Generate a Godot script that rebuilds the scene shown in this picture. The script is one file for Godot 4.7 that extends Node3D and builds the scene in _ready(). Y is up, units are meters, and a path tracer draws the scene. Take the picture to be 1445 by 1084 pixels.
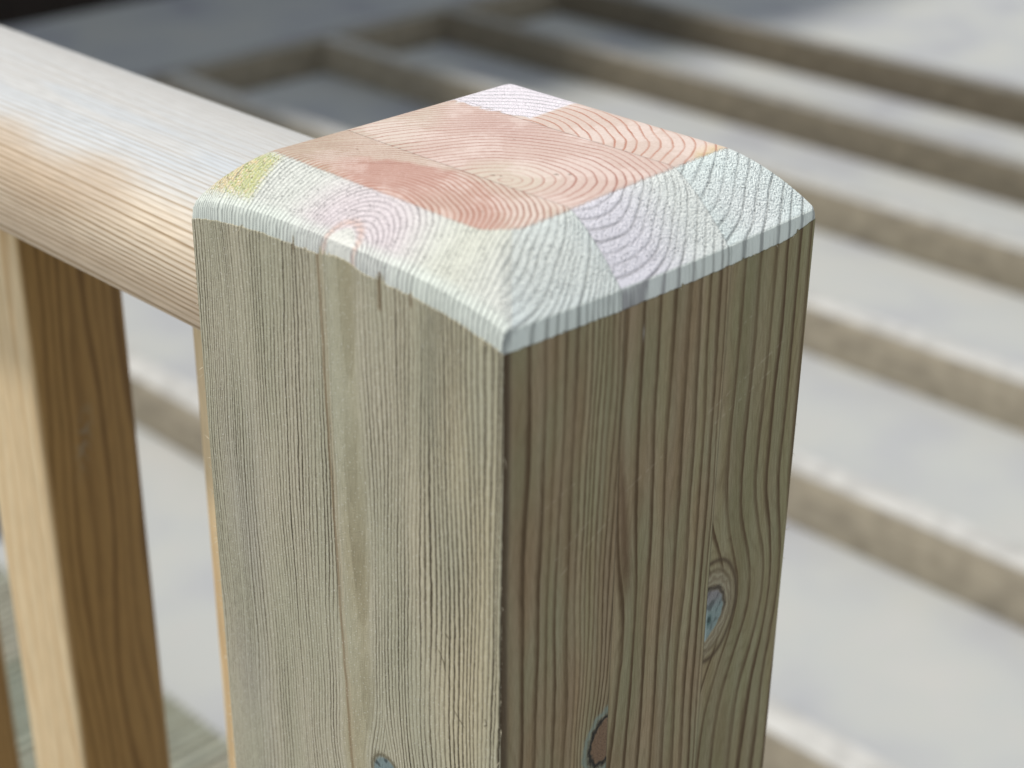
extends Node3D
# A glue-laminated newel post with a bevelled top at the end of a timber balustrade, beside a deck frame of joists on pale concrete.

const H := 0.045                      # half the width of the post
const SAPWOOD := Color(0.80, 0.81, 0.76)
var n_low := FastNoiseLite.new()
var n_mid := FastNoiseLite.new()
var n_fine := FastNoiseLite.new()
var n_cell := FastNoiseLite.new()
var rows_col := []
var rows_bump := []
var rng := RandomNumberGenerator.new()


func _ready() -> void:
	rng.seed = 11
	# ---------------------------------------------------------------- camera, sky, sun, exposure
	var cam := Camera3D.new()
	cam.name = "camera"
	add_child(cam)
	cam.keep_aspect = Camera3D.KEEP_HEIGHT
	var lens := CameraAttributesPhysical.new()
	lens.frustum_focal_length = 52.7
	lens.frustum_focus_distance = 0.352
	lens.exposure_aperture = 11.5
	cam.attributes = lens
	cam.fov = 25.654
	cam.near = 0.02
	cam.far = 400.0
	cam.transform = Transform3D(Basis(Vector3(0.71137916, 0.00928604, -0.70274709), Vector3(-0.32146372, 0.89348329, -0.31360595), Vector3(0.62498062, 0.44900042, 0.63859051)), Vector3(0.22575271, 1.10889574, 0.22756828))

	var sky_mat := ProceduralSkyMaterial.new()
	sky_mat.sky_top_color = Color(0.735, 0.765, 0.80)
	sky_mat.sky_horizon_color = Color(0.87, 0.88, 0.89)
	sky_mat.sky_curve = 0.2
	sky_mat.ground_horizon_color = Color(0.6, 0.6, 0.6)
	sky_mat.ground_bottom_color = Color(0.45, 0.45, 0.45)
	sky_mat.energy_multiplier = 1.34
	var sky := Sky.new()
	sky.sky_material = sky_mat
	var env := Environment.new()
	env.background_mode = Environment.BG_SKY
	env.sky = sky
	env.tonemap_mode = Environment.TONE_MAPPER_LINEAR
	env.tonemap_exposure = 0.95
	env.sdfgi_enabled = true
	env.ssao_enabled = true
	env.ssil_enabled = true
	var we := WorldEnvironment.new()
	we.name = "world_environment"
	we.environment = env
	add_child(we)

	var sun := DirectionalLight3D.new()
	sun.name = "sun"
	sun.light_energy = 1.12
	sun.light_color = Color(1.0, 0.98, 0.95)
	sun.light_angular_distance = 3.5
	sun.shadow_enabled = true
	add_child(sun)
	sun.look_at_from_position(Vector3(-0.34, 1.0, 0.28), Vector3.ZERO)

	# ---------------------------------------------------------------- noise shared by the textures
	set_noise(n_low, 5, 1.0)
	set_noise(n_mid, 17, 1.0)
	set_noise(n_fine, 29, 1.0)
	n_cell.seed = 41
	n_cell.noise_type = FastNoiseLite.TYPE_CELLULAR
	n_cell.frequency = 1.0
	n_cell.fractal_type = FastNoiseLite.FRACTAL_NONE

	make_radii()
	build_ground()
	build_fence()
	build_frame()
	build_deck()
	build_balustrade()


func set_noise(n: FastNoiseLite, s: int, f: float) -> void:
	n.seed = s
	n.noise_type = FastNoiseLite.TYPE_SIMPLEX_SMOOTH
	n.frequency = f
	n.fractal_type = FastNoiseLite.FRACTAL_NONE


# ==================================================================== textures
# Paints an image row by row on all cores. what.call(u, v) gives Vector4(red, green, blue, height), u and v from 0 to 1.
func paint(w: int, h: int, what: Callable) -> Array:
	rows_col = []
	rows_bump = []
	rows_col.resize(h)
	rows_bump.resize(h)
	var job := func(y: int) -> void:
		var c := PackedByteArray()
		var b := PackedByteArray()
		c.resize(w * 3)
		b.resize(w)
		var v := (y + 0.5) / h
		for x in w:
			var q: Vector4 = what.call((x + 0.5) / w, v)
			c[x * 3] = int(clampf(q.x, 0.0, 1.0) * 255.0)
			c[x * 3 + 1] = int(clampf(q.y, 0.0, 1.0) * 255.0)
			c[x * 3 + 2] = int(clampf(q.z, 0.0, 1.0) * 255.0)
			b[x] = int(clampf(q.w, 0.0, 1.0) * 255.0)
		rows_col[y] = c
		rows_bump[y] = b
	var id := WorkerThreadPool.add_group_task(job, h, -1, true)
	WorkerThreadPool.wait_for_group_task_completion(id)
	var col := PackedByteArray()
	var bump := PackedByteArray()
	for y in h:
		col.append_array(rows_col[y])
		bump.append_array(rows_bump[y])
	return [ImageTexture.create_from_image(Image.create_from_data(w, h, false, Image.FORMAT_RGB8, col)), ImageTexture.create_from_image(Image.create_from_data(w, h, false, Image.FORMAT_L8, bump))]


func wood(maps: Array, relief_cm: float, rough: float, tint := Color.WHITE, repeat := false) -> StandardMaterial3D:
	var m := StandardMaterial3D.new()
	m.albedo_texture = maps[0]
	m.albedo_color = tint
	m.roughness = rough
	m.metallic_specular = 0.35
	m.texture_repeat = repeat
	if relief_cm > 0.0:
		m.heightmap_enabled = true
		m.heightmap_texture = maps[1]
		m.heightmap_scale = relief_cm
	return m


func hash1(i: float) -> float:
	return fposmod(sin(i * 127.1 + 311.7) * 43758.5453, 1.0)


func bump_at(x: float, c: float, w: float) -> float:
	var t := (x - c) / w
	return exp(-t * t)


# Share of latewood (0 early, 1 late) at a ring count.
func late(phase: float, from := 0.52, soft := 0.07) -> float:
	var t := phase - floorf(phase)
	return smoothstep(from, 0.90, t) * (1.0 - smoothstep(1.0 - soft, 1.0, t)) + 0.0


# Where the dark lines stand on the face that all three strips share, in millimetres from the front corner.
const LINES := [[1.6, 7.1, 11.1, 13.6, 15.9, 19.4, 21.3, 22.9, 24.1, 25.4, 26.9, 28.4, 29.8, 31.2], [33.0, 37.8, 42.5, 47.0, 51.4, 54.3, 57.2, 60.0, 61.6, 63.6], [62.0, 67.4, 72.6, 78.2, 81.5, 85.8, 89.7, 94.0]]
const PITH := [Vector2(4.5, 45.5), Vector2(13.0, 12.0), Vector2(-7.0, -3.0)]
var lines := [PackedFloat32Array(LINES[0]), PackedFloat32Array(LINES[1]), PackedFloat32Array(LINES[2])]
var radii := [PackedFloat32Array(), PackedFloat32Array(), PackedFloat32Array()]


func make_radii() -> void:
	for k in 3:
		for u: float in LINES[k]:
			radii[k].append(Vector2(45.0 - PITH[k].x, 45.0 - u - PITH[k].y).length())
	radii[1].remove_at(0)
	radii[2].remove_at(0)


# Ring count at x in a list of places where the count is whole, and the ring's width there.
func counted(x: float, at: PackedFloat32Array) -> Vector2:
	var n := at.size()
	var k := clampi(at.bsearch(x) - 1, 0, n - 2)
	var w := at[k + 1] - at[k]
	return Vector2(k + (x - at[k]) / w, w)


# Ring counts (and widths) of the three glued strips; x and z in millimetres from the axis of the post.
func rings_front(x: float, z: float) -> Vector2:    # z from 14 to 45
	var dx := x - PITH[0].x
	var dz := z - PITH[0].y
	if dx < 0.0:
		dx *= 1.14
	var r := sqrt(dx * dx + dz * dz)
	var r0: float = radii[0][0]
	if r < r0:
		var t: float = r0 - r
		return Vector2(200.0 - t / 1.3 - t * t * 0.0028, 1.3 - 0.007 * t)
	var q := counted(r, radii[0])
	return Vector2(200.0 + q.x, q.y)


func rings_middle(x: float, z: float) -> Vector2:   # z from -17 to 14
	var dx := x - PITH[1].x
	var dz := z - PITH[1].y
	var a := (dx - dz) * 0.7071
	var b := (dx + dz) * 0.7071
	if a < 0.0:
		a *= 0.66
	var r := sqrt(a * a + b * b)
	var r0: float = radii[1][0]
	if r < r0:
		var t: float = r0 - r
		return Vector2(200.0 - t / 1.72 + 0.9 * smoothstep(21.0, 32.0, t), 1.72)
	var q := counted(r, radii[1])
	return Vector2(200.0 + q.x, q.y)


func rings_back(x: float, z: float) -> Vector2:     # z from -45 to -17
	var r := Vector2(x - PITH[2].x, z - PITH[2].y).length()
	var r0: float = radii[2][0]
	if r < r0:
		return Vector2(200.0 - (r0 - r) / 2.3, 2.3)
	var q := counted(r, radii[2])
	return Vector2(200.0 + q.x, q.y)


# The sawn end of the post seen from above: u along x, v along z, 92 mm across.
func end_grain(u: float, v: float) -> Vector4:
	var x := (u - 0.5) * 92.0
	var z := (v - 0.5) * 92.0
	var wx := n_low.get_noise_2d(x * 0.045, z * 0.045) * 0.9 + n_mid.get_noise_2d(x * 0.16, z * 0.16) * 0.16
	var wz := n_low.get_noise_2d(x * 0.045 + 50.0, z * 0.045) * 0.9 + n_mid.get_noise_2d(x * 0.16 + 50.0, z * 0.16) * 0.16
	var fine := n_fine.get_noise_2d(x * 2.2, z * 2.2)
	var fine2 := n_fine.get_noise_2d(x * 5.0 + 90.0, z * 5.0)
	var strip := 0 if z > 14.6 else (1 if z > -16.6 else 2)
	var edge := 1.0 - smoothstep(38.0, 45.0, x)          # the lines must meet those of the face
	var px := x + wx * edge
	var pz := z + wz * edge
	var rw: Vector2
	match strip:
		0:
			rw = rings_front(px, pz)
		1:
			rw = rings_middle(px, pz)
		_:
			rw = rings_back(px, pz)
	var ph := rw.x + fine * 0.05 + 0.14
	var ring := floorf(ph)
	var l := late(ph, 1.0 - clampf(0.62 / rw.y, 0.30, 0.48), clampf(0.10 / rw.y, 0.05, 0.10))
	l *= 0.55 + 0.45 * hash1(ring + strip * 57.0) + 0.30 * n_mid.get_noise_2d(x * 0.12, z * 0.12 + 30.0)
	# ---- the untreated core, pink, and the treated shell round it, pale
	var ex := lerpf(32.6, 29.6, clampf((34.0 - z) / 68.0, 0.0, 1.0)) + fine * 0.35 + wx * 0.2
	var ez := 33.4 + fine * 0.35 + wz * 0.2
	var core := minf(ex - x, ez - z)
	if x > 24.0 and z > 24.0:
		core = minf(core, 6.5 - Vector2(maxf(x - (ex - 6.5), 0.0), maxf(z - (ez - 6.5), 0.0)).length())
	core = minf(core, minf(x + 32.5, z + 34.0) + 1.0)
	core = smoothstep(-0.25, 0.35, core)
	var white_corner := smoothstep(-0.5, 0.7, minf(-10.8 - x + 0.05 * (z + 33.0), -15.5 - z + (x + 24.0) * -0.15 + n_mid.get_noise_2d(x * 0.3, z * 0.3) * 1.2))
	core *= 1.0 - white_corner
	var early: Color
	var dark: Color
	if core > 0.02:
		match strip:
			0:
				var r := Vector2(x - 3.0, z - 44.0).length()
				var salmon := smoothstep(29.0, 25.0, 1.4 * n_mid.get_noise_2d(x * 0.2, z * 0.2 + 9.0) +  r + (x + 10.0) * -0.06) * (1.0 - 0.55 * smoothstep(2.0, 16.0, x)) + 0.35 * smoothstep(8.0, 20.0, x) * bump_at(r, 26.0, 6.0)
				early = Color(0.83, 0.74, 0.66).lerp(Color(0.80, 0.63, 0.565), clampf(salmon, 0.0, 1.0))
				dark = Color(0.62, 0.53, 0.49).lerp(Color(0.60, 0.41, 0.34), clampf(salmon + 0.3, 0.0, 1.0))
				l *= 1.25
			1:
				var r := Vector2(x - 12.0, z - 12.0).length()
				early = Color(0.84, 0.765, 0.68).lerp(Color(0.84, 0.725, 0.665), smoothstep(5.0, 14.0, r))
				early = early.lerp(Color(0.80, 0.66, 0.61), 0.75 * bump_at(x, -10.0, 12.0) * bump_at(z, -10.0, 8.0))
				early = early.lerp(Color(0.82, 0.74, 0.66), smoothstep(-16.0, -26.0, x - z * 0.6))
				dark = Color(0.63, 0.48, 0.44)
				l *= 0.45 + 0.55 * smoothstep(3.0, 12.0, r)
			_:
				early = Color(0.845, 0.745, 0.68)
				early = early.lerp(Color(0.85, 0.73, 0.52), smoothstep(0.35, 0.9, bump_at(x, 32.0, 7.0) * bump_at(z, -30.0, 9.0)))
				dark = Color(0.68, 0.50, 0.43)
		early = early.lerp(Color(0.76, 0.68, 0.58), 0.8 * smoothstep(38.0, 52.0, z - x))   # the tan tip towards the rail
	var pale := Color(0.84, 0.845, 0.815)
	var pale_dark := Color(0.63, 0.65, 0.64)
	if core < 0.98:
		var tint := n_low.get_noise_2d(x * 0.05 + 7.0, z * 0.05) * 0.5 + 0.5
		if z > 30.0 and z > x - 2.0:                   # bevel over the rail-side face
			pale = pale.lerp(Color(0.85, 0.805, 0.815), 0.9 * smoothstep(21.0, 8.0, Vector2(x - 3.0, z - 44.0).length()))
			pale = pale.lerp(Color(0.83, 0.83, 0.76), 0.6 * bump_at(x, 28.0, 8.0))
			var yg := smoothstep(-0.5, 2.6, 1.2 * fine +  minf(minf(x + 41.5, -26.5 - x + (z - 39.0) * 0.1), minf(43.6 - z, z - 33.0)))
			pale = pale.lerp(Color(0.74, 0.75, 0.50).lerp(Color(0.85, 0.77, 0.58), smoothstep(0.0, 0.6, n_mid.get_noise_2d(x * 0.7, z * 0.7) + smoothstep(-30.0, -38.0, x) - 0.2)), yg * (0.8 + 0.5 * fine))
			pale = pale.lerp(Color(0.83, 0.855, 0.82), 0.8 * smoothstep(41.8, 44.0, z))
			pale_dark = Color(0.64, 0.58, 0.60).lerp(pale_dark, smoothstep(8.0, 24.0, absf(x - 3.0)))
		else:
			match strip:
				0: pale = Color(0.865, 0.875, 0.845).lerp(Color(0.84, 0.87, 0.86), tint)
				1: pale = Color(0.86, 0.845, 0.868).lerp(Color(0.86, 0.872, 0.85), smoothstep(6.0, -12.0, z + fine))
				_: pale = Color(0.86, 0.872, 0.86).lerp(Color(0.83, 0.872, 0.856), tint)
			pale_dark = pale.darkened(0.24)
		if white_corner > 0.5:
			pale = Color(0.89, 0.86, 0.88)
		var pr := Vector2(x - 2.0, z - 44.6).length()     # the pith on the rail-side bevel
		pale = pale.lerp(Color(0.82, 0.70, 0.65), 0.7 * bump_at(pr + 0.5 * fine, 4.1, 0.6))
		pale = pale.lerp(Color(0.84, 0.84, 0.81), smoothstep(3.4, 2.6, pr))
		if pr < 3.2:
			l *= 0.2
	# rough, torn fibres on the treated shell; tiny pits everywhere
	var cell := n_cell.get_noise_2d(x * 1.9, z * 1.9)
	var pits := smoothstep(0.35, 0.8, fine) * smoothstep(-0.2, 0.5, n_mid.get_noise_2d(x * 0.5, z * 0.5))
	var calm := 1.0 - 0.55 * smoothstep(2.6, 1.0, 45.0 - maxf(absf(x), absf(z)))    # the cutter left the rim smoother
	pits *= calm * (1.0 - 0.7 * white_corner)
	var rim := smoothstep(2.4, 1.2, 45.0 - maxf(absf(x), absf(z)))
	pale = pale.lerp(Color(0.75, 0.775, 0.75), 0.85 * smoothstep(44.3, 44.6, x))  # rim of the other visible face darkened, its shade painted into the colour
	pale_dark = pale_dark.lerp(pale.darkened(0.34), 0.6)
	var shell := pale.lerp(pale_dark, clampf(l * (0.85 + 0.7 * rim), 0.0, 1.0)).darkened(0.42 * pits + calm * (0.10 * (cell + 0.4) + 0.12 * maxf(-fine2, 0.0))).lightened(0.16 * calm * maxf(fine2, 0.0))
	var hgt := 0.52 + calm * (0.20 * fine + 0.14 * fine2 + 0.16 * cell) - 0.16 * l
	var c := shell
	if core > 0.02:
		early = early.lerp(Color(early.v * 0.93, early.v * 0.93, early.v * 0.93), 0.14)
		early = Color(early.r * 0.90, early.g * 0.905, early.b * 0.915)
		early = early.lerp(Color(0.83, 0.77, 0.74), 0.45 * smoothstep(-0.1, 0.6, n_low.get_noise_2d(x * 0.055 + 80.0, z * 0.055) + 0.4 * n_mid.get_noise_2d(x * 0.3, z * 0.3)))
		var inner := early.lerp(dark.lerp(Color(0.62, 0.42, 0.36), 0.3), clampf(l * 0.98, 0.0, 1.0)).darkened(0.05 * maxf(fine2, 0.0) + 0.05 * pits)
		inner = inner.lightened(0.10 * maxf(0.0, n_mid.get_noise_2d(x * 0.9, z * 0.9)) * (1.0 - l))
		c = shell.lerp(inner, core)
		hgt = lerpf(hgt, 0.62 + 0.03 * fine + 0.03 * fine2 - 0.10 * l, core)
	# glue lines between the strips
	var glue := maxf(bump_at(z, 14.6, 0.10), bump_at(z, -16.6, 0.10))
	c = c.darkened(0.18 * glue)
	hgt -= 0.2 * glue
	# a few flecks and a hair-thin check
	for f: Vector3 in FLECKS:
		var d := Vector2(x - f.x + 0.4 * fine, (z - f.y)).length() / f.z
		if d < 1.0:
			c = c.lerp(Color(0.36, 0.29, 0.25), 0.7 * (1.0 - d * d))
	var ck := on_line(Vector2(x, z), Vector2(-6.5, 19.0), Vector2(-13.6, 26.2))
	c = c.lerp(Color(0.50, 0.34, 0.28), 0.6 * bump_at(ck, 0.0, 0.14))
	return Vector4(c.r, c.g, c.b, hgt)


const FLECKS := [Vector3(17.4, 3.2, 0.55), Vector3(19.2, 1.4, 0.5), Vector3(9.3, 12.2, 0.5), Vector3(10.6, 11.4, 0.35), Vector3(-20.0, 21.0, 0.3), Vector3(22.0, 27.5, 0.3), Vector3(-3.0, -6.0, 0.3), Vector3(26.0, 18.0, 0.3), Vector3(-24.0, -24.0, 0.25)]


func on_line(p: Vector2, a: Vector2, b: Vector2) -> float:
	return p.distance_to(Geometry2D.get_closest_point_to_segment(p, a, b))


# Long grain of the rail-side face: u from the rail corner to the front corner over 90 mm, v down over 180 mm.
func grain_left(uu: float, vv: float) -> Vector4:
	var u := uu * 90.0
	var v := vv * 180.0
	var along := n_low.get_noise_2d(u * 0.045, v * 0.011)
	var w := along * 1.3 + n_mid.get_noise_2d(u * 0.16, v * 0.03) * 0.30 + n_fine.get_noise_2d(u * 0.5, v * 0.20) * 0.09 + n_fine.get_noise_2d(u * 2.0, v * 0.8) * 0.05
	# the knot at the foot of what is seen pushes the grain aside
	var ku := u - 56.5
	var kv := v - 124.6
	var push := 3.4 * exp(-kv * kv / 110.0) * exp(-absf(ku) / 14.0) * signf(ku)
	var x := u - 45.0 + w - push + 1.5
	var depth := 0.5 + 0.027 * v
	var rw := rings_front(x, PITH[0].y - depth)
	var ph := rw.x
	var ring := floorf(ph)
	var out := absf(x - 4.5)
	var l := late(ph, 0.42, 0.16)
	l *= 0.40 + 0.60 * hash1(ring + (100.0 if x < 4.5 else 0.0))
	l *= lerpf(0.12, 1.0, smoothstep(3.6, 6.5, out))
	l *= 0.85 + 0.5 * n_mid.get_noise_2d(u * 0.09 + 20.0, v * 0.02)
	l *= lerpf(1.0, 0.72, smoothstep(60.0, 110.0, v) * smoothstep(50.0, 30.0, u))
	if x > 4.5:
		l *= 0.95 + 0.6 * smoothstep(55.0, 82.0, u)
	var fibre := n_fine.get_noise_2d(u * 5.0, v * 0.22)
	var fuzz := n_fine.get_noise_2d(u * 3.6 + 40.0, v * 2.6)
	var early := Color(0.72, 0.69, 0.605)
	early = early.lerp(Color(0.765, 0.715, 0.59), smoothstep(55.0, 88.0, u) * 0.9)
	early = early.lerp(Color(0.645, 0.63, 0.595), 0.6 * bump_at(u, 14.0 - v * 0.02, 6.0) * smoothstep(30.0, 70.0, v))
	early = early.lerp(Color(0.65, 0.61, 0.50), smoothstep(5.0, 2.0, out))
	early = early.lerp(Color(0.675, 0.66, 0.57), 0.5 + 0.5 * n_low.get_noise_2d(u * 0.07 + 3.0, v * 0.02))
	var c := early.lerp(Color(0.27, 0.235, 0.175), clampf(l * 1.15, 0.0, 1.0))
	c = c.lightened(clampf(0.09 * fibre + 0.07 * fuzz, 0.0, 0.3)).darkened(clampf(-0.10 * fibre - 0.06 * fuzz, 0.0, 0.3))
	# the nested tongues where the face grazes the innermost rings
	for tg: Vector4 in TONGUES:
		var up := tg.y - v
		if up > -1.0:
			var hw := tg.z * sqrt(clampf(up / tg.w, 0.0, 1.3))
			var dd := absf(u - tg.x - 0.02 * up + 0.3 * along) - hw
			var fade := smoothstep(-1.0, 1.5, up) * smoothstep(tg.w * 1.7, tg.w * 0.7, up)
			c = c.lerp(Color(0.47, 0.44, 0.34), fade * (0.24 * smoothstep(0.5, -0.9, dd) + 0.24 * bump_at(dd, 0.1, 0.35)))
	# the reddish line beside the pith
	var bl := 41.2 + 0.012 * v + 0.00016 * v * v + 0.25 * n_mid.get_noise_2d(3.0, v * 0.08)
	c = c.lerp(Color(0.47, 0.385, 0.28), 0.6 * bump_at(u, bl, 0.42))
	c = c.lerp(Color(0.68, 0.63, 0.53), 0.6 * bump_at(u, bl + 1.0, 0.4))
	# torn grain under the saw line
	for q in [[58.5, 16.5, 0.5], [34.0, 12.2, 0.2], [66.9, 13.2, 0.25]]:
		c = c.lerp(Color(0.38, 0.31, 0.22), 0.75 * bump_at(u + 0.3 * fuzz, q[0], q[2]) * smoothstep(q[1] + 0.8, q[1] - 0.8, v))
	# pale specks where the fibres glint
	var glint := n_cell.get_noise_2d(u * 0.55, v * 0.5)
	if glint < -0.93:
		c = c.lightened(0.35)
	# knot
	var kr := sqrt(ku * ku / 16.0 + kv * kv / 20.0) + 0.08 * fuzz
	c = c.lerp(Color(0.36, 0.33, 0.26), 0.7 * bump_at(kr, 1.12, 0.12))
	if kr < 1.1:
		c = c.lerp(Color(0.50, 0.56, 0.56).darkened(0.2 * absf(fuzz) + 0.35 * smoothstep(0.1, 0.6, n_mid.get_noise_2d(u * 0.4, v * 0.3))), smoothstep(1.1, 0.9, kr))
	# hairs and a pin mark
	for hr: PackedVector2Array in HAIRS:
		for k in hr.size() - 1:
			var d := on_line(Vector2(u, v), hr[k], hr[k + 1])
			if d < 0.4:
				c = c.lerp(Color(0.22, 0.19, 0.14), 0.8 * bump_at(d, 0.0, 0.12))
	var hgt := 0.6 - 0.34 * l + 0.14 * fibre + 0.12 * fuzz
	return Vector4(c.r, c.g, c.b, hgt)


const TONGUES := [Vector4(49.2, 34.0, 2.6, 24.0), Vector4(49.3, 81.5, 2.9, 24.0), Vector4(50.3, 89.5, 2.4, 16.0), Vector4(48.6, 62.0, 1.6, 16.0), Vector4(51.0, 116.0, 2.0, 14.0)]
var HAIRS := [PackedVector2Array([Vector2(73.2, 84.0), Vector2(74.6, 86.4), Vector2(74.9, 88.0)]), PackedVector2Array([Vector2(77.2, 96.0), Vector2(78.6, 97.4), Vector2(80.0, 98.6)]), PackedVector2Array([Vector2(85.9, 93.6), Vector2(86.4, 94.6), Vector2(85.8, 95.2)]), PackedVector2Array([Vector2(75.2, 79.0), Vector2(75.9, 79.9)])]


# Long grain of the other visible face: u from the front corner to the far corner, v down.
func grain_right(uu: float, vv: float) -> Vector4:
	var u := uu * 90.0
	var v := vv * 180.0
	var strip := 0 if u < 31.2 + 0.15 * n_mid.get_noise_2d(v * 0.02, 0.0) else (1 if u < 62.2 else 2)
	var w := n_low.get_noise_2d(u * 0.05 + 20.0 * strip, v * 0.012) * 1.0 * smoothstep(10.0, 50.0, v) + n_mid.get_noise_2d(u * 0.2, v * 0.03 + 40.0 * strip) * 0.3 + n_fine.get_noise_2d(u * 0.9, v * 0.22) * 0.07
	var fibre := n_fine.get_noise_2d(u * 5.0 + 70.0, v * 0.22)
	var fuzz := n_fine.get_noise_2d(u * 3.6, v * 2.4 + 70.0)
	var s := u + w
	var ph := 0.0
	match strip:
		0:
			s += 3.2 * exp(-(v - 114.0) * (v - 114.0) / 160.0) * smoothstep(14.0, 31.0, u) + 0.010 * (v - 60.0)
		1:
			s += 2.6 * exp(-(v - 88.0) * (v - 88.0) / 420.0) * smoothstep(42.0, 34.0, u) * -1.0
		_:
			var g := exp(-(v - 98.0) * (v - 98.0) / 330.0)
			s -= 12.5 * g * pow(clampf(1.0 - (u - 62.0) / 34.0, 0.0, 1.0), 0.8)
			s += 0.035 * (v - 40.0) * smoothstep(85.0, 68.0, u)
	var rw := counted(s, lines[strip])
	ph = rw.x + 0.14
	var ring := floorf(ph)
	var l := late(ph, 1.0 - clampf(2.0 / rw.y, 0.36, 0.62), clampf(0.4 / rw.y, 0.08, 0.2))
	l *= 0.55 + 0.45 * hash1(ring * 1.7 + strip * 31.0) + 0.25 * n_mid.get_noise_2d(u * 0.1, v * 0.02)
	var early := Color(0.545, 0.51, 0.395)  # darker than the rail-side face: its shade is carried in the colour
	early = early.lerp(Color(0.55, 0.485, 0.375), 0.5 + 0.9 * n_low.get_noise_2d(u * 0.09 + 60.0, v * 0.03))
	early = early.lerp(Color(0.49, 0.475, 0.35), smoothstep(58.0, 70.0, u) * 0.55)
	early = early.darkened(0.10 * hash1(ring * 3.1 + strip * 11.0)).lightened(0.05 * n_mid.get_noise_2d(u * 0.25, v * 0.015))
	l += 0.22 * late(rw.x * 3.0 + n_mid.get_noise_2d(u * 0.2, v * 0.03), 0.5, 0.3) * smoothstep(1.6, 3.5, rw.y)
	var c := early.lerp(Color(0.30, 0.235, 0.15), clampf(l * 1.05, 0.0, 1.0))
	c = c.lerp(Color(0.27, 0.22, 0.16), 0.85 * (1.0 - smoothstep(0.8, 2.4, u + 0.4 * w)))
	# a resin streak at the head of the middle strip
	var st := smoothstep(30.0, 64.0, v) * (1.0 - smoothstep(72.0, 84.0, v))
	c = c.lerp(Color(0.33, 0.25, 0.17), 0.7 * st * bump_at(u, 32.2 + maxf(v - 50.0, 0.0) * 0.11, 0.5 + maxf(v - 40.0, 0.0) * 0.03))
	c = c.lerp(Color(0.30, 0.23, 0.16), 0.7 * bump_at(u, 34.6, 0.25) * bump_at(v, 83.5, 2.2))
	c = c.lerp(Color(0.62, 0.63, 0.62), 0.8 * bump_at(u, 36.7, 0.2) * bump_at(v, 22.5, 1.6))
	# knot cut by the far joint
	var ku := u - 63.0
	var kv := v - 98.0
	var tilt := ku + kv * (0.22 if kv > 0.0 else 0.02)
	var kr := sqrt(tilt * tilt / 27.0 + kv * kv / 42.0) + 0.04 * fuzz + 0.05 * n_mid.get_noise_2d(u * 0.35, v * 0.35)
	var hgt := 0.6 - 0.25 * l + 0.10 * fibre + 0.06 * fuzz
	if strip == 2 and kr < 2.4:
		var loops := 0.5 + 0.5 * sin(kr * 24.0 + n_mid.get_noise_2d(u * 0.3, v * 0.3) * 2.0)
		c = c.lerp(Color(0.55, 0.52, 0.43).lerp(Color(0.42, 0.37, 0.29), loops * 0.6), smoothstep(2.1, 1.35, kr))
		c = c.lerp(Color(0.20, 0.17, 0.14), 0.8 * bump_at(kr, 1.04, 0.09) * smoothstep(5.0, -2.0, kv))
		var er := sqrt((ku - 0.3) * (ku - 0.3) / 84.0 + (kv + 0.8) * (kv + 0.8) / 158.0) + 0.03 * n_low.get_noise_2d(u * 0.1, v * 0.1)
		c = c.lerp(Color(0.27, 0.215, 0.15), 0.75 * bump_at(er, 1.0, 0.055))
		c = c.lerp(Color(0.33, 0.28, 0.20), 0.5 * bump_at(er, 0.80, 0.04))
		if kr < 1.02:
			var kc := Color(0.44, 0.50, 0.49).lerp(Color(0.27, 0.36, 0.35), smoothstep(0.7, 0.1, Vector2(ku - 0.2, (kv - 1.6) * 0.6).length() / 2.2))
			kc = kc.lerp(Color(0.46, 0.45, 0.45), smoothstep(0.0, -5.0, kv)).lightened(0.16 * maxf(fuzz, 0.0)).darkened(0.30 * smoothstep(0.0, 0.8, n_mid.get_noise_2d(u * 0.4, v * 0.3)))
			c = c.lerp(kc, smoothstep(1.02, 0.9, kr))
			c = c.lerp(Color(0.62, 0.67, 0.66), 0.7 * bump_at(u, 62.5, 0.3) * smoothstep(-3.0, 1.0, kv))
	# knot cut by the near joint, with a ring of bark
	if strip == 0:
		var bu := u - 30.6
		var bv := v - 113.0
		var br := sqrt((bu + bv * 0.12) * (bu + bv * 0.12) / 26.0 + bv * bv / 37.0) + 0.05 * fuzz + 0.08 * n_mid.get_noise_2d(u * 0.4, v * 0.4)
		c = c.lerp(Color(0.45, 0.50, 0.47), 0.8 * bump_at(br, 1.22, 0.16))
		c = c.lerp(Color(0.12, 0.11, 0.10), 0.95 * bump_at(br, 0.92, 0.13))
		if br < 0.88:
			c = c.lerp(Color(0.45, 0.36, 0.28).darkened(0.3 * maxf(0.0, -fuzz)), smoothstep(0.9, 0.8, br))
		hgt -= 0.4 * bump_at(br, 0.95, 0.10)
	c = c.lightened(clampf(0.06 * fibre + 0.04 * fuzz, 0.0, 0.3)).darkened(clampf(-0.08 * fibre - 0.05 * fuzz, 0.0, 0.3))
	# scuffs that run across the grain
	for sc: Vector4 in SCUFFS:
		var d := on_line(Vector2(u, v), Vector2(sc.x, sc.y), Vector2(sc.z, sc.w))
		c = c.lightened(0.11 * bump_at(d, 0.0, 0.28) * smoothstep(-0.2, 0.5, n_mid.get_noise_2d(u * 0.6, v * 0.6)))
	# glue joints
	var glue := maxf(bump_at(u, 31.2, 0.13), bump_at(u, 62.2, 0.13))
	c = c.darkened(0.22 * glue)
	hgt -= 0.35 * glue
	return Vector4(c.r, c.g, c.b, hgt)


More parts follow.
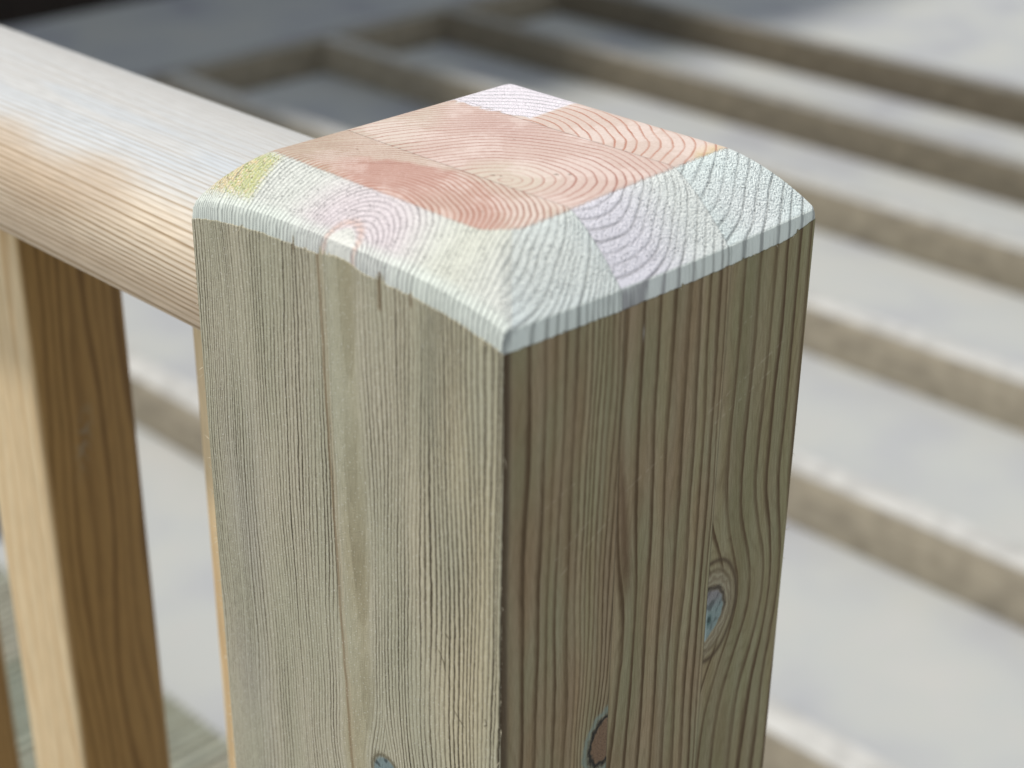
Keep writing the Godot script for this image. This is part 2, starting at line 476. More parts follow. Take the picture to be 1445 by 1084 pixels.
const SCUFFS := [Vector4(58.0, 47.0, 82.0, 39.0), Vector4(60.0, 50.5, 80.0, 44.0), Vector4(14.0, 62.0, 24.0, 57.0), Vector4(16.0, 66.0, 30.0, 59.0), Vector4(10.0, 50.0, 20.0, 47.0), Vector4(66.0, 31.0, 72.0, 29.0), Vector4(34.0, 55.0, 44.0, 51.5)]


# Sawn softwood for everything else: u across (60 mm), v along (480 mm); near-white so that each timber brings its own colour.
func grain_plain(uu: float, vv: float) -> Vector4:
	var u := uu * 60.0
	var v := vv * 480.0
	var seam := smoothstep(0.0, 0.06, uu) * smoothstep(1.0, 0.94, uu) * smoothstep(0.0, 0.05, vv) * smoothstep(1.0, 0.95, vv)
	var w := n_low.get_noise_2d(u * 0.06, v * 0.006) * 5.0 * seam + n_mid.get_noise_2d(u * 0.2, v * 0.02) * 0.6 * seam
	var ph := (u + w) / 5.0
	var l := late(ph, 0.35, 0.2) * (0.4 + 0.6 * hash1(floorf(ph)))
	var fibre := n_fine.get_noise_2d(u * 3.0, v * 0.08)
	var blot := n_low.get_noise_2d(u * 0.05 + 30.0, v * 0.02)
	var c := Color(0.96, 0.95, 0.93).lerp(Color(0.70, 0.64, 0.54), l * 0.8)
	c = c.darkened(clampf(0.05 - 0.06 * fibre + 0.07 * blot * seam, 0.0, 0.5))
	return Vector4(c.r, c.g, c.b, 0.6 - 0.25 * l + 0.1 * fibre)


# A joist: u round its section (254 mm), v along (480 mm). The top, first in u, is painted paler, for the light it catches.
func grain_joist(uu: float, vv: float) -> Vector4:
	var u := uu * 254.0
	var v := vv * 480.0
	var seam := smoothstep(0.0, 0.05, vv) * smoothstep(1.0, 0.95, vv)
	var w := n_low.get_noise_2d(u * 0.03, v * 0.006) * 7.0 * seam + n_mid.get_noise_2d(u * 0.15, v * 0.02) * 0.8 * seam
	var lit_top := smoothstep(47.5, 43.0, u + 2.0 * n_low.get_noise_2d(3.0, v * 0.03) * seam)
	var ph := (u + w) / 6.5
	var l := late(ph, 0.3, 0.25) * (0.4 + 0.6 * hash1(floorf(ph))) * (1.0 - 0.6 * lit_top)
	var fibre := n_fine.get_noise_2d(u * 2.0, v * 0.08)
	var c := Color(0.70, 0.66, 0.585).lerp(Color(0.745, 0.74, 0.725), lit_top)
	c = c.lerp(Color(0.50, 0.45, 0.37), l * 0.7)
	c = c.darkened(clampf(0.05 - 0.06 * fibre + 0.10 * n_low.get_noise_2d(u * 0.02 + 30.0, v * 0.02) * seam, 0.0, 0.5))
	return Vector4(c.r, c.g, c.b, 0.6 - 0.2 * l + 0.1 * fibre)


# A baluster: u round its four faces (130 mm), v along (480 mm). One face, u from 0.5 to 0.75, has its shade painted in as darker brown.
func grain_baluster(uu: float, vv: float) -> Vector4:
	var u := uu * 130.0
	var v := vv * 480.0
	var seam := smoothstep(0.0, 0.05, vv) * smoothstep(1.0, 0.95, vv)
	var w := n_low.get_noise_2d(u * 0.05, v * 0.007) * 4.0 * seam + n_mid.get_noise_2d(u * 0.2, v * 0.02) * 0.5 * seam
	var shaded_face := smoothstep(63.5, 66.0, u + 0.3 * w) * smoothstep(98.5, 96.0, u)
	var ph := (u + w) / lerpf(5.5, 4.2, shaded_face)
	var l := late(ph, 0.3, 0.25) * (0.4 + 0.6 * hash1(floorf(ph)))
	var fibre := n_fine.get_noise_2d(u * 3.0, v * 0.08)
	var early := Color(0.87, 0.775, 0.62).lerp(Color(0.585, 0.46, 0.275), shaded_face)
	var c := early.lerp(Color(0.78, 0.64, 0.46).lerp(Color(0.38, 0.27, 0.14), shaded_face), l * 0.95)
	c = c.lerp(Color(0.55, 0.56, 0.56), 0.45 * shaded_face * bump_at(u, 84.0 + 0.2 * (v - 150.0), 2.2) * bump_at(v, 150.0, 9.0) * smoothstep(-0.3, 0.4, n_mid.get_noise_2d(u * 0.4, v * 0.2)))   # a scuff
	c = c.darkened(clampf(0.04 - 0.05 * fibre, 0.0, 0.4))
	return Vector4(c.r, c.g, c.b, 0.6 - 0.2 * l + 0.1 * fibre)


# The handrail: u round the section from the near lower edge over the top (120 mm), v along (400 mm from the post).
func grain_rail(uu: float, vv: float) -> Vector4:
	var u := uu * 120.0
	var v := vv * 400.0
	var w := n_low.get_noise_2d(u * 0.04, v * 0.004) * 1.6 + n_mid.get_noise_2d(u * 0.2, v * 0.006) * 0.3 - 0.012 * v
	var ph := (u + w) / 1.45
	var l := late(ph, 0.4, 0.2) * (0.35 + 0.65 * hash1(floorf(ph)))
	var fibre := n_fine.get_noise_2d(u * 3.0, v * 0.10)
	var side := smoothstep(32.0, 17.0, u + 4.0 * n_low.get_noise_2d(u * 0.05, v * 0.02 + 9.0))
	var stain := smoothstep(0.1, 0.95, bump_at(u, 22.0 + 6.0 * n_low.get_noise_2d(4.0, v * 0.02), 11.0) * smoothstep(26.0, 70.0, v))
	stain = maxf(stain, smoothstep(14.0, 7.0, u) * 0.8)
	var early := Color(0.76, 0.76, 0.755).lerp(Color(0.845, 0.775, 0.68), side * 0.9)
	early = early.lerp(Color(0.715, 0.63, 0.535), stain * 0.65)
	early = early.lerp(Color(0.73, 0.77, 0.81), 0.4 * bump_at(u, 44.0, 11.0) * smoothstep(0.0, 0.5, 0.4 + n_low.get_noise_2d(u * 0.08, v * 0.012)))
	var c := early.lerp(Color(0.50, 0.40, 0.28), l * lerpf(0.50, 0.9, side))
	c = c.darkened(clampf(0.03 - 0.05 * fibre, 0.0, 0.3))
	return Vector4(c.r, c.g, c.b, 0.6 - 0.25 * l + 0.1 * fibre)


# ==================================================================== mesh helpers
func tri(st: SurfaceTool, p: Array, uv: Array, n: Array) -> void:
	var face: Vector3 = (p[1] - p[0]).cross(p[2] - p[0])
	var order := [0, 1, 2] if face.dot(n[0] + n[1] + n[2]) < 0.0 else [0, 2, 1]   # front faces run clockwise
	for k: int in order:
		st.set_uv(uv[k])
		st.set_normal(n[k])
		st.add_vertex(p[k])


func quad(st: SurfaceTool, p: Array, uv: Array, n: Array) -> void:
	tri(st, [p[0], p[1], p[2]], [uv[0], uv[1], uv[2]], [n[0], n[1], n[2]])
	tri(st, [p[0], p[2], p[3]], [uv[0], uv[2], uv[3]], [n[0], n[2], n[3]])


func starts() -> SurfaceTool:
	var st := SurfaceTool.new()
	st.begin(Mesh.PRIMITIVE_TRIANGLES)
	return st


func put(called: String, mesh: Mesh, parent: Node) -> MeshInstance3D:
	var o := MeshInstance3D.new()
	o.name = called
	o.mesh = mesh
	parent.add_child(o, true)
	return o


func thing(called: String, label: String, category: String, at := Vector3.ZERO) -> Node3D:
	var o := Node3D.new()
	o.name = called
	o.set_meta("label", label)
	o.set_meta("category", category)
	add_child(o, true)
	o.position = at
	return o


# A section (z, y), counter-clockwise or not, drawn along x from x0 to x1. Corners sharper than 35 degrees stay sharp. UV: metres round / per_u, metres along / per_v.
func extrude(section: PackedVector2Array, x0: float, x1: float, mat: Material, per_u: float, per_v: float, shift := Vector2.ZERO, slices := 1, bow := 0.0) -> ArrayMesh:
	var st := starts()
	var n := section.size()
	var ccw := not Geometry2D.is_polygon_clockwise(section)
	var edge_n := []
	for k in n:
		var d := (section[(k + 1) % n] - section[k]).normalized()
		edge_n.append(Vector2(d.y, -d.x) if ccw else Vector2(-d.y, d.x))
	var area := 0.0
	for k in n:
		area += section[k].cross(section[(k + 1) % n])
	var turn := 1.0 if area > 0.0 else -1.0
	for k in n:
		var d := (section[(k + 1) % n] - section[k]).normalized()
		edge_n[k] = Vector2(d.y, -d.x) * turn
	var run := 0.0
	for k in n:
		var a := section[k]
		var b := section[(k + 1) % n]
		var prev: Vector2 = edge_n[(k + n - 1) % n]
		var here: Vector2 = edge_n[k]
		var next: Vector2 = edge_n[(k + 1) % n]
		var na := (prev + here).normalized() if prev.dot(here) > 0.82 else here
		var nb := (next + here).normalized() if next.dot(here) > 0.82 else here
		var len := a.distance_to(b)
		for s in slices:
			var f0 := float(s) / slices
			var f1 := float(s + 1) / slices
			var xa := lerpf(x0, x1, f0)
			var xb := lerpf(x0, x1, f1)
			var ya := bow * sin(f0 * PI)
			var yb := bow * sin(f1 * PI)
			var u0 := run / per_u + shift.x
			var u1 := (run + len) / per_u + shift.x
			var v0 := (x1 - xa) / per_v + shift.y
			var v1 := (x1 - xb) / per_v + shift.y
			var n0 := Vector3(0, na.y, na.x)
			var n1 := Vector3(0, nb.y, nb.x)
			quad(st, [Vector3(xa, a.y + ya, a.x), Vector3(xb, a.y + yb, a.x), Vector3(xb, b.y + yb, b.x), Vector3(xa, b.y + ya, b.x)], [Vector2(u0, v0), Vector2(u0, v1), Vector2(u1, v1), Vector2(u1, v0)], [n0, n0, n1, n1])
		run += len
	var cap := Geometry2D.triangulate_polygon(section)
	for e in 2:
		var x := x0 if e == 0 else x1
		var nn := Vector3(-1 if e == 0 else 1, 0, 0)
		for t in range(0, cap.size(), 3):
			var p := []
			var uv := []
			for k in 3:
				var q := section[cap[t + k]]
				p.append(Vector3(x, q.y, q.x))
				uv.append(Vector2(q.x / per_u, q.y / per_v) + shift)
			tri(st, p, uv, [nn, nn, nn])
	st.set_material(mat)
	return st.commit()


# A rectangle with eased corners, z from -w/2 to w/2 and y from 0 down to -h.
func eased(w: float, h: float, r: float) -> PackedVector2Array:
	var out := PackedVector2Array()
	for c in [[w / 2 - r, -r, 0.0], [-w / 2 + r, -r, 90.0], [-w / 2 + r, -h + r, 180.0], [w / 2 - r, -h + r, 270.0]]:
		for k in 4:
			var a := deg_to_rad(c[2] + k * 30.0)
			out.append(Vector2(c[0] + r * cos(a), c[1] + r * sin(a)))
	return out


# ==================================================================== setting
func build_ground() -> void:
	var st := starts()
	var up := Vector3.UP
	quad(st, [Vector3(-150, 0, -150), Vector3(150, 0, -150), Vector3(150, 0, 150), Vector3(-150, 0, 150)], [Vector2(0, 0), Vector2(1, 0), Vector2(1, 1), Vector2(0, 1)], [up, up, up, up])
	var m := StandardMaterial3D.new()
	m.resource_name = "concrete"
	var noise := FastNoiseLite.new()
	noise.seed = 3
	noise.frequency = 0.006
	noise.fractal_octaves = 5
	var ramp := Gradient.new()
	ramp.offsets = PackedFloat32Array([0.0, 0.35, 0.6, 1.0])
	ramp.colors = PackedColorArray([Color(0.56, 0.565, 0.585), Color(0.625, 0.63, 0.635), Color(0.65, 0.655, 0.645), Color(0.675, 0.67, 0.65)])
	var t := NoiseTexture2D.new()
	t.width = 1024
	t.height = 1024
	t.seamless = true
	t.noise = noise
	t.color_ramp = ramp
	m.albedo_texture = t
	m.uv1_triplanar = true
	m.uv1_world_triplanar = true
	m.uv1_scale = Vector3(0.42, 0.42, 0.42)
	m.roughness = 0.9
	st.set_material(m)
	var g := put("ground", st.commit(), self)
	g.position.y = -0.117
	g.set_meta("kind", "structure")
	g.set_meta("label", "pale grey concrete ground under the joists")


var plain_maps := []


func build_fence() -> void:
	plain_maps = paint(256, 512, grain_plain)
	var f := thing("dark_fence", "dark stained board fence beyond the joists in the far corner", "fence", Vector3(-4.0, -0.117, 0))
	var m := wood(plain_maps, 0.05, 0.8, Color(0.16, 0.13, 0.11), true)
	var sec := eased(0.145, 0.020, 0.003)
	var meshes := []
	for k in 3:
		meshes.append(extrude(sec, 0.0, 4.4, m, 0.06, 0.48, Vector2(0.31 * k, 0.17 * k)))  # unseen upper height added to throw shade over the ground
	for k in 44:
		var b := put("fence_board", meshes[k % 3], f)
		# board stands up: its length along y, its face along +x
		b.transform = Transform3D(Basis(Vector3(0, 1, 0), Vector3(1, 0, 0), Vector3(0, 0, -1)), Vector3(rng.randf_range(-0.002, 0.002), 0.0, -5.6 + k * 0.150))
	for y in [0.35, 2.2, 4.1]:
		var r := put("fence_rail", extrude(eased(0.04, 0.075, 0.003), 0.0, 6.6, m, 0.06, 0.48), f)
		r.transform = Transform3D(Basis(Vector3(0, 0, 1), Vector3(0, 1, 0), Vector3(-1, 0, 0)), Vector3(-0.043, y, -5.67))


func build_frame() -> void:
	var f := thing("joist_grid", "pale topped grey brown joists in rows lying on the concrete behind the post", "joists")
	var mats := []
	var joist_maps := paint(384, 512, grain_joist)
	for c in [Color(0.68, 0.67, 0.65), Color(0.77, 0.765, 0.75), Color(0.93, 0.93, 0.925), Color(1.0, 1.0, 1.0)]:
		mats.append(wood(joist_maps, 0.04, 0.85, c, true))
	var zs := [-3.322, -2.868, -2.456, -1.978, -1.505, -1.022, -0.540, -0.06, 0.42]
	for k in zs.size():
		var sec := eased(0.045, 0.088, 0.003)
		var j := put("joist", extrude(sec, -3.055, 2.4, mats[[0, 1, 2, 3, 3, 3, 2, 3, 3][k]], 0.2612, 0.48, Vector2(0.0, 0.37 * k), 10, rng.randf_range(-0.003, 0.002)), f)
		j.position = Vector3(0, -0.0285, zs[k])
		j.rotation.y = rng.randf_range(-0.002, 0.002)
	var r := put("rim_joist", extrude(eased(0.045, 0.088, 0.003), -0.6, 4.0, mats[1], 0.2612, 0.48, Vector2(0.0, 0.1), 4), f)
	r.position = Vector3(-3.079, -0.0285, 0)
	r.rotation.y = PI / 2


func build_deck() -> void:
	var d := thing("deck", "grooved grey green deck boards with square cut ends beneath the balustrade", "deck")
	# one board: 140 mm wide, 28 thick, grooves along its top
	var w := 0.140
	var sec := PackedVector2Array()
	sec.append(Vector2(w / 2, -0.028))
	sec.append(Vector2(w / 2, -0.003))
	sec.append(Vector2(w / 2 - 0.003, 0.0))
	var grooves := 10
	var pitch := (w - 0.014) / grooves
	for k in grooves:
		var c := w / 2 - 0.007 - pitch * (k + 0.5)
		for q in [[0.32, 0.0], [0.22, -0.0045], [-0.22, -0.0045], [-0.32, 0.0]]:
			sec.append(Vector2(c + q[0] * pitch, q[1]))
	sec.append(Vector2(-w / 2 + 0.003, 0.0))
	sec.append(Vector2(-w / 2, -0.003))
	sec.append(Vector2(-w / 2, -0.028))
	var mats := []
	for c in [Color(0.66, 0.675, 0.63), Color(0.70, 0.70, 0.655), Color(0.63, 0.655, 0.61)]:
		mats.append(wood(plain_maps, 0.04, 0.85, c, true))
	for k in 19:
		var x := -2.33 + 0.1465 * k
		var far := -0.566 + rng.randf_range(-0.006, 0.006)
		if x < -1.60:
			far = -0.80 + rng.randf_range(-0.03, 0.03)
		var b := put("deck_board", extrude(sec, -0.9, -far, mats[k % 3], 0.06, 0.48, Vector2(0.19 * k, 0.29 * k)), d)
		b.position = Vector3(x, 0.0, 0)
		b.rotation.y = PI / 2


# ==================================================================== balustrade
func build_balustrade() -> void:
	var t := thing("balustrade", "new timber balustrade corner with laminated post, rounded handrail and square balusters", "balustrade")
	build_post(t)
	build_rail(t)


func rail_section() -> PackedVector2Array:
	var sec := PackedVector2Array()
	var hw := 0.0335
	sec.append(Vector2(hw - 0.0015, 0.9499))
	sec.append(Vector2(hw - 0.0004, 0.9505))
	sec.append(Vector2(hw, 0.9520))
	for k in 33:
		var a := PI * 0.5 * (1.0 - 2.0 * k / 32.0)
		var q := Vector2(signf(sin(a)) * pow(absf(sin(a)), 2.0 / 2.6), pow(absf(cos(a)), 2.0 / 2.6))
		sec.append(Vector2(hw * q.x, 0.9585 + 0.0205 * q.y))
	sec.append(Vector2(-hw, 0.9520))
	sec.append(Vector2(-hw + 0.0004, 0.9505))
	sec.append(Vector2(-hw + 0.0015, 0.9499))
	# the groove under the rail that takes the balusters
	sec.append(Vector2(-0.0172, 0.9499))
	sec.append(Vector2(-0.0172, 0.9570))
	sec.append(Vector2(0.0172, 0.9570))
	sec.append(Vector2(0.0172, 0.9499))
	return sec


func build_rail(t: Node3D) -> void:
	var rail_maps := paint(512, 1024, grain_rail)
	var mat := wood(rail_maps, 0.02, 0.55, Color.WHITE, true)
	var rail := put("handrail", extrude(rail_section(), -1.62, -0.0452, mat, 0.12, 0.40, Vector2(0.0, 0.0), 8), t)
	rail.set_meta("label", "pale handrail with a rounded top butting into the post")
	var tan := wood(plain_maps, 0.03, 0.6, Color(0.88, 0.76, 0.58), true)
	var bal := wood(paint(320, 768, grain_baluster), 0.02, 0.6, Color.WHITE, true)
	var xs := [-0.0742, -0.1890, -0.3000, -0.4110, -0.5220, -0.6330, -0.7440]
	var sec := eased(0.0326, 0.0326, 0.0012)
	for k in xs.size():
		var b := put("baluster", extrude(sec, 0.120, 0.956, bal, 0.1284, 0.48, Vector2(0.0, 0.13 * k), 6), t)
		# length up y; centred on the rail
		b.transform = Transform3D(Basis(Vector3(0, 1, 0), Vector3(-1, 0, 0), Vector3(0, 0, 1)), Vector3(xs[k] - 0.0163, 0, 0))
	var low := put("bottom_rail", extrude(eased(0.058, 0.032, 0.003), -1.62, -0.0452, tan, 0.06, 0.48, Vector2(0.3, 0.2), 4), t)
	low.position.y = 0.120


# Drop of each bevel below the flat top at its outer ridge, metres. side: 0 +z (rail-side face), 1 +x, 2 -z, 3 -x. u runs 0..1 along the face.
func ridge_drop(side: int, u: float) -> float:
	match side:
		0:
			return 0.0117 - 0.0004 * u - 0.0042 * (1.0 - pow(absf(2.0 * u - 1.0), 3.0))
		1:
			return 0.0114 + 0.0012 * u + 0.0007 * sin(PI * u)
		2:
			return 0.0120 - 0.0030 * (1.0 - pow(absf(2.0 * u - 1.0), 3.0))
		_:
			return 0.0119
	return 0.011


func smax(a: float, b: float, k: float) -> float:
	var h := maxf(k - absf(a - b), 0.0) / k
	return maxf(a, b) + h * h * k * 0.25


func bevel(t: float) -> float:
	return t * (0.66 + 0.34 * t) if t > 0.0 else t


func cap_height(x: float, z: float) -> float:
	var cx := lerpf(0.0328, 0.0296, clampf((0.034 - z) / 0.068, 0.0, 1.0))
	var d := 0.0
	var k := 0.0012
	d = smax(d, ridge_drop(0, clampf((x + H) / (2 * H), 0, 1)) * bevel((z - 0.0335) / (H - 0.0335)), k)
	d = smax(d, ridge_drop(1, clampf((H - z) / (2 * H), 0, 1)) * bevel((x - cx) / (H - cx)), k)
	d = smax(d, ridge_drop(2, clampf((x + H) / (2 * H), 0, 1)) * bevel((-z - 0.0335) / (H - 0.0335)), k)
	d = smax(d, ridge_drop(3, clampf((H - z) / (2 * H), 0, 1)) * bevel((-x - 0.0318) / (H - 0.0318)), k)
	var crown := -0.0001 * ((x * x + z * z) / (0.033 * 0.033))
	return 1.0 - d - crown


# Rounds the four arrises of the post in plan.
func eased_plan(x: float, z: float) -> Vector2:
	var r := 0.0009 if x > 0.0 else 0.0018
	var q := Vector2(absf(x) - (H - r), absf(z) - (H - r))
	if q.x > 0.0 and q.y > 0.0:
		var m := maxf(q.x, q.y)
		q = q.normalized() * m
		return Vector2(signf(x) * (H - r + q.x), signf(z) * (H - r + q.y))
	return Vector2(x, z)


# Where the pale cut band ends and the planed face begins, metres below the ridge.
func band_depth(side: int, u: float) -> float:
	var s := u * 90.0
	var d := 0.0037 + 0.00016 * n_mid.get_noise_2d(s * 0.35 + 30.0 * side, 2.0) + 0.00010 * n_fine.get_noise_2d(s * 2.5 + 30.0 * side, 5.0)
	if side == 0:
		d -= 0.0013 * bump_at(s, 47.5, 5.0)
		for q in [[58.6, 0.55, 2.7], [57.7, 0.35, 1.5], [59.5, 0.3, 1.9], [34.0, 0.22, 1.9], [37.6, 0.3, 0.9], [66.9, 0.3, 1.7], [42.0, 0.5, 1.6], [43.2, 0.3, 1.1], [44.5, 0.3, 0.6], [18.0, 0.2, 0.5], [73.4, 0.25, 0.6], [81.2, 0.2, 0.5]]:
			d -= q[2] * 0.001 * maxf(0.0, 1.0 - absf(s - q[0] + 0.12 * (s - q[0]) / q[1]) / q[1])
	elif side == 1:
		for q in [[83.6, 0.3, 1.3], [47.5, 0.4, 0.7], [15.0, 0.2, 0.4], [66.0, 0.25, 0.5]]:
			d -= q[2] * 0.001 * maxf(0.0, 1.0 - absf(s - q[0]) / q[1])
	if side == 1:
		d *= 1.0 - 0.5 * smoothstep(0.88, 1.0, u)
	return maxf(d, 0.0004)


# The ridge of the bevels stands a little inside the faces.
func ridge(p: Vector2) -> Vector2:
	return Vector2(p.x * (0.993 if p.x > 0.0 else 0.984), p.y * (0.984 if p.y > 0.0 else 0.994))


func build_post(t: Node3D) -> void:
	var end_maps := paint(1152, 1152, end_grain)
	var left_maps := paint(720, 1440, grain_left)
	var right_maps := paint(720, 1440, grain_right)
	var end_mat := wood(end_maps, 0.075, 0.85)
	var left_mat := wood(left_maps, 0.036, 0.80)
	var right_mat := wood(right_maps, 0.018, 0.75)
	var post := Node3D.new()
	post.name = "newel_post"
	t.add_child(post)
	post.set_meta("label", "square laminated post with a bevelled pink and pale end grain top")
	# breaks in plan: half a millimetre apart, denser at the arrises; the glued joints fall on a break
	var brk := PackedFloat32Array()
	for k in 181:
		brk.append(-H + k * 0.0005)
	for e in [0.0003, 0.0006]:
		brk.append(H - e)
		brk.append(-H + e)
	brk.append(0.0146)
	brk.append(-0.0166)
	brk.sort()
	var n := brk.size()
	var walls := PackedFloat32Array()      # the sides: a quarter of a millimetre apart, for the torn saw line
	for k in n - 1:
		walls.append(brk[k])
		if brk[k + 1] - brk[k] > 0.0004:
			walls.append((brk[k] + brk[k + 1]) * 0.5)
	walls.append(brk[n - 1])
	var limits := [[0.0146, H], [-0.0166, 0.0146], [-H, -0.0166]]
	var names := ["front", "middle", "back"]
	for lam in 3:
		var lo: float = limits[lam][0] - 1e-5
		var hi: float = limits[lam][1] + 1e-5
		var cap := starts()
		for j in n - 1:
			if brk[j] < lo or brk[j + 1] > hi:
				continue
			for i in n - 1:
				var p := []
				var uv := []
				var nn := []
				for q in [[0, 0], [1, 0], [1, 1], [0, 1]]:
					var x := brk[i + q[0]]
					var z := brk[j + q[1]]
					var e := ridge(eased_plan(x, z))
					p.append(Vector3(e.x, cap_height(x, z), e.y))
					uv.append(Vector2(e.x / 0.092 + 0.5, e.y / 0.092 + 0.5))
					var s := 0.0003
					nn.append(Vector3(cap_height(x - s, z) - cap_height(x + s, z), 2 * s, cap_height(x, z - s) - cap_height(x, z + s)).normalized())
				quad(cap, p, uv, nn)
		var zside := starts()
		var xside := starts()
		for side in 4:
			if side == 0 and lam != 0 or side == 2 and lam != 2:
				continue
			for i in walls.size() - 1:
				if side % 2 == 1 and (walls[i] < lo or walls[i + 1] > hi):
					continue
				wall(cap, xside if side % 2 == 1 else zside, side, walls[i], walls[i + 1])
		# the foot of the strip
		var fz0: float = limits[lam][0]
		var fz1: float = limits[lam][1]
		var dn := Vector3.DOWN
		quad(xside, [Vector3(-H, 0.001, fz0), Vector3(H, 0.001, fz0), Vector3(H, 0.001, fz1), Vector3(-H, 0.001, fz1)], [Vector2.ZERO, Vector2.RIGHT, Vector2.ONE, Vector2.DOWN], [dn, dn, dn, dn])
		cap.set_material(end_mat)
		var mesh := cap.commit()
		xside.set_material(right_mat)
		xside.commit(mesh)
		if lam != 1:
			zside.set_material(left_mat)
			zside.commit(mesh)
		var o := put("timber_strip", mesh, post)
		o.set_meta("label", ["strip of the post beside the camera, with fine close grain", "middle strip of the post with wide rings", "far strip of the post with a blue grey knot"][lam])
	splinters(post)


# One column of a side of the post: the pale band, a small step, then the planed face down to the deck.
func wall(cap: SurfaceTool, shaft: SurfaceTool, side: int, a: float, b: float) -> void:
	var out: Vector3 = [Vector3(0, 0, 1), Vector3(1, 0, 0), Vector3(0, 0, -1), Vector3(-1, 0, 0)][side]
	var plan := []
	var nrm := []
	var us := []
	var top := []
	for s in [a, b]:
		var x: float = s if side % 2 == 0 else H * out.x
		var z: float = s if side % 2 == 1 else H * out.z
		var e := eased_plan(x, z)
		plan.append(Vector3(e.x, 0, e.y))
		var r := 0.0009 if e.x > 0.0 else 0.0018
		var q := Vector2(clampf(e.x, -H + r, H - r), clampf(e.y, -H + r, H - r))
		var d := (e - q)
		var nn := Vector3(d.x, 0, d.y).normalized() if d.length() > 1e-6 else out
		nrm.append(nn)
		top.append(cap_height(x, z))
		match side:
			0: us.append((s + H) / (2 * H))
			1: us.append((H - s) / (2 * H))
			2: us.append((H - s) / (2 * H))
			_: us.append((s + H) / (2 * H))
	var proud := 0.00013
	var p := []
	for k in 2:
		var d: float = band_depth(side, us[k])
		var rp := ridge(Vector2(plan[k].x, plan[k].z))
		var inner := Vector3(rp.x, 0, rp.y)
		p.append([inner + Vector3(0, top[k], 0), plan[k] + Vector3(0, top[k] - d, 0), plan[k] + nrm[k] * proud + Vector3(0, top[k] - d - 0.0001, 0)])
	var uvc := []
	var tilted := []
	for k in 2:
		var q: Vector3 = plan[k] / 0.092
		var rp := ridge(Vector2(plan[k].x, plan[k].z))
		var inner := Vector3(rp.x, 0, rp.y)
		uvc.append([Vector2(inner.x / 0.092 + 0.5, inner.z / 0.092 + 0.5), Vector2(clampf(q.x, -0.4875, 0.4875) + 0.5, clampf(q.z, -0.4875, 0.4875) + 0.5)])
		var soft := clampf(1.0 - us[k] * 1.6, 0.0, 1.0) if side == 0 else 0.0      # the ridge is rubbed round towards the rail
		if side == 3:
			soft = clampf(us[k] * 2.0 - 1.0, 0.0, 1.0)
		tilted.append([(nrm[k] + Vector3(0, 0.12 + 0.35 * soft, 0)).normalized(), (nrm[k] + Vector3(0, 0.10, 0)).normalized()])
		p[k].append(inner.lerp(plan[k], 0.68) + Vector3(0, top[k] - 0.36 * (top[k] - p[k][1].y), 0))
		uvc[k].append(uvc[k][0].lerp(uvc[k][1], 0.6))
	quad(cap, [p[0][0], p[1][0], p[1][3], p[0][3]], [uvc[0][0], uvc[1][0], uvc[1][2], uvc[0][2]], [tilted[0][0], tilted[1][0], tilted[1][1], tilted[0][1]])
	quad(cap, [p[0][3], p[1][3], p[1][1], p[0][1]], [uvc[0][2], uvc[1][2], uvc[1][1], uvc[0][1]], [tilted[0][1], tilted[1][1], nrm[1], nrm[0]])
	var up := Vector3.UP
	var ty := [p[0][2].y, p[1][2].y]
	quad(shaft, [p[0][1], p[1][1], p[1][2], p[0][2]], [Vector2(us[0], (1.0 - ty[0]) / 0.18), Vector2(us[1], (1.0 - ty[1]) / 0.18), Vector2(us[1], (1.0 - ty[1]) / 0.18), Vector2(us[0], (1.0 - ty[0]) / 0.18)], [up, up, up, up])
	var levels := [0.97, 0.94, 0.90, 0.82, 0.5, 0.001]
	var ya := [ty[0], ty[1]]
	for y: float in levels:
		var q := []
		var uv := []
		for k in 2:
			var base: Vector3 = plan[k] + nrm[k] * proud
			q.append(Vector3(base.x, ya[k], base.z))
			uv.append(Vector2(us[k], (1.0 - ya[k]) / 0.18))
		for k in [1, 0]:
			var base: Vector3 = plan[k] + nrm[k] * proud
			q.append(Vector3(base.x, y, base.z))
			uv.append(Vector2(us[k], (1.0 - y) / 0.18))
		quad(shaft, q, uv, [nrm[0], nrm[1], nrm[1], nrm[0]])
		ya = [y, y]


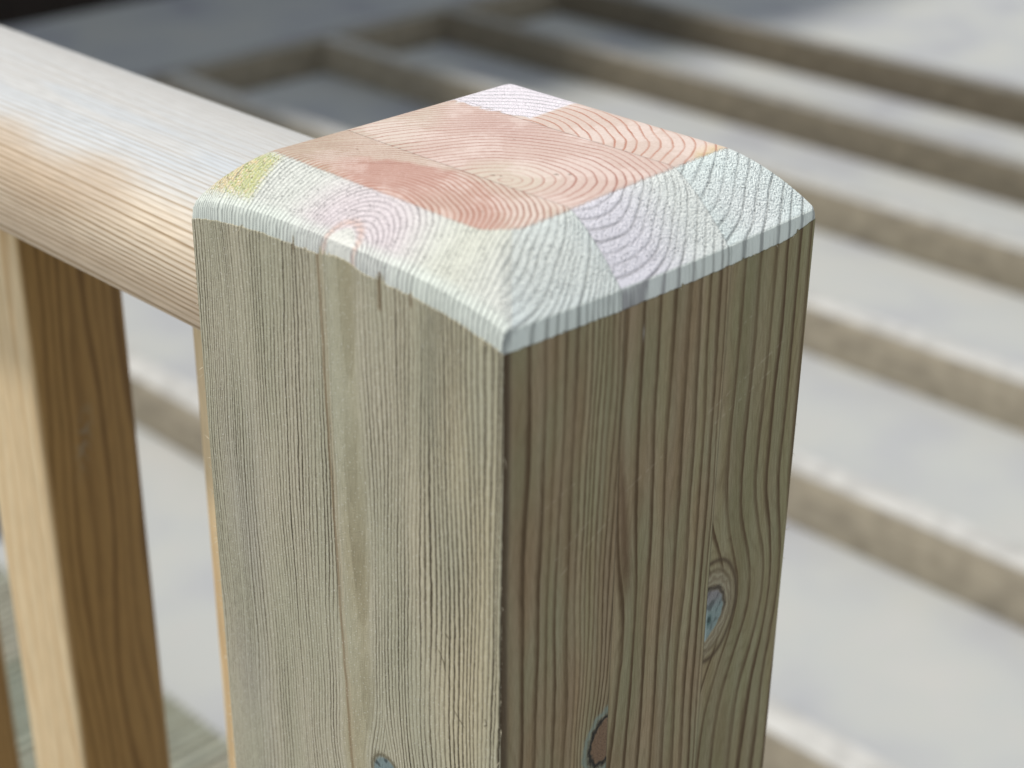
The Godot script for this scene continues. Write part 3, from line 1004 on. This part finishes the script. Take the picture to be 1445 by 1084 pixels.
# Torn fibres along the arrises and the saw line.
func splinters(post: Node3D) -> void:
	var st := starts()
	var g := RandomNumberGenerator.new()
	g.seed = 77
	for k in 150:
		var at := Vector3.ZERO
		var dir := Vector3.ZERO
		var where := g.randf()
		if where < 0.42:                                # front arris
			at = Vector3(H - 0.0003, 0.984 - pow(g.randf(), 0.9) * 0.17, H - 0.0003)
			dir = Vector3(g.randf_range(-0.3, 0.7), g.randf_range(-0.9, 0.9), g.randf_range(-0.3, 0.5))
		elif where < 0.72:                              # rail-side arris
			at = Vector3(-H + 0.0003, 0.984 - g.randf() * 0.15, H - 0.0003)
			dir = Vector3(g.randf_range(-0.9, -0.1), g.randf_range(-0.9, 0.7), g.randf_range(-0.2, 0.4))
		elif where < 0.80:                              # far arris
			at = Vector3(H - 0.0003, 0.982 - g.randf() * 0.12, -H + 0.0003)
			dir = Vector3(g.randf_range(0.1, 0.6), g.randf_range(-1, 0.2), g.randf_range(-0.6, 0.1))
		else:                                           # along the saw line
			var u := g.randf()
			if g.randf() < 0.7:
				var x := lerpf(-H, H, u)
				at = Vector3(x, cap_height(x, H) - band_depth(0, u), H + 0.0002)
			else:
				var z := lerpf(H, -H, u)
				at = Vector3(H + 0.0002, cap_height(H, z) - band_depth(1, u), z)
			dir = Vector3(g.randf_range(-0.4, 0.4), g.randf_range(-1.0, 0.4), 0.3)
		var long := g.randf_range(0.0006, 0.0017) * (1.8 if g.randf() < 0.06 else 1.0)
		var r := g.randf_range(0.00004, 0.0001)
		dir = dir.normalized()
		var curl := Vector3(g.randf_range(-1, 1), g.randf_range(-1, 1), g.randf_range(-1, 1)) * 0.6
		var p := at
		var prev := []
		for s in 5:
			var f := s / 4.0
			var d := (dir + curl * f).normalized()
			var a := d.cross(Vector3(0.3, 0.2, 0.9)).normalized()
			var b := d.cross(a).normalized()
			var ring := []
			for q in 3:
				ring.append([p + (a * cos(q * TAU / 3) + b * sin(q * TAU / 3)) * r * (1.05 - f), a * cos(q * TAU / 3) + b * sin(q * TAU / 3)])
			if s > 0:
				for q in 3:
					var w := (q + 1) % 3
					quad(st, [prev[q][0], prev[w][0], ring[w][0], ring[q][0]], [Vector2.ZERO, Vector2.ZERO, Vector2.ZERO, Vector2.ZERO], [prev[q][1], prev[w][1], ring[w][1], ring[q][1]])
			prev = ring
			p += d * long / 4.0
	var m := StandardMaterial3D.new()
	m.albedo_color = Color(0.80, 0.76, 0.66)
	m.roughness = 0.9
	st.set_material(m)
	var o := put("splinters", st.commit(), post)
	o.set_meta("kind", "stuff")
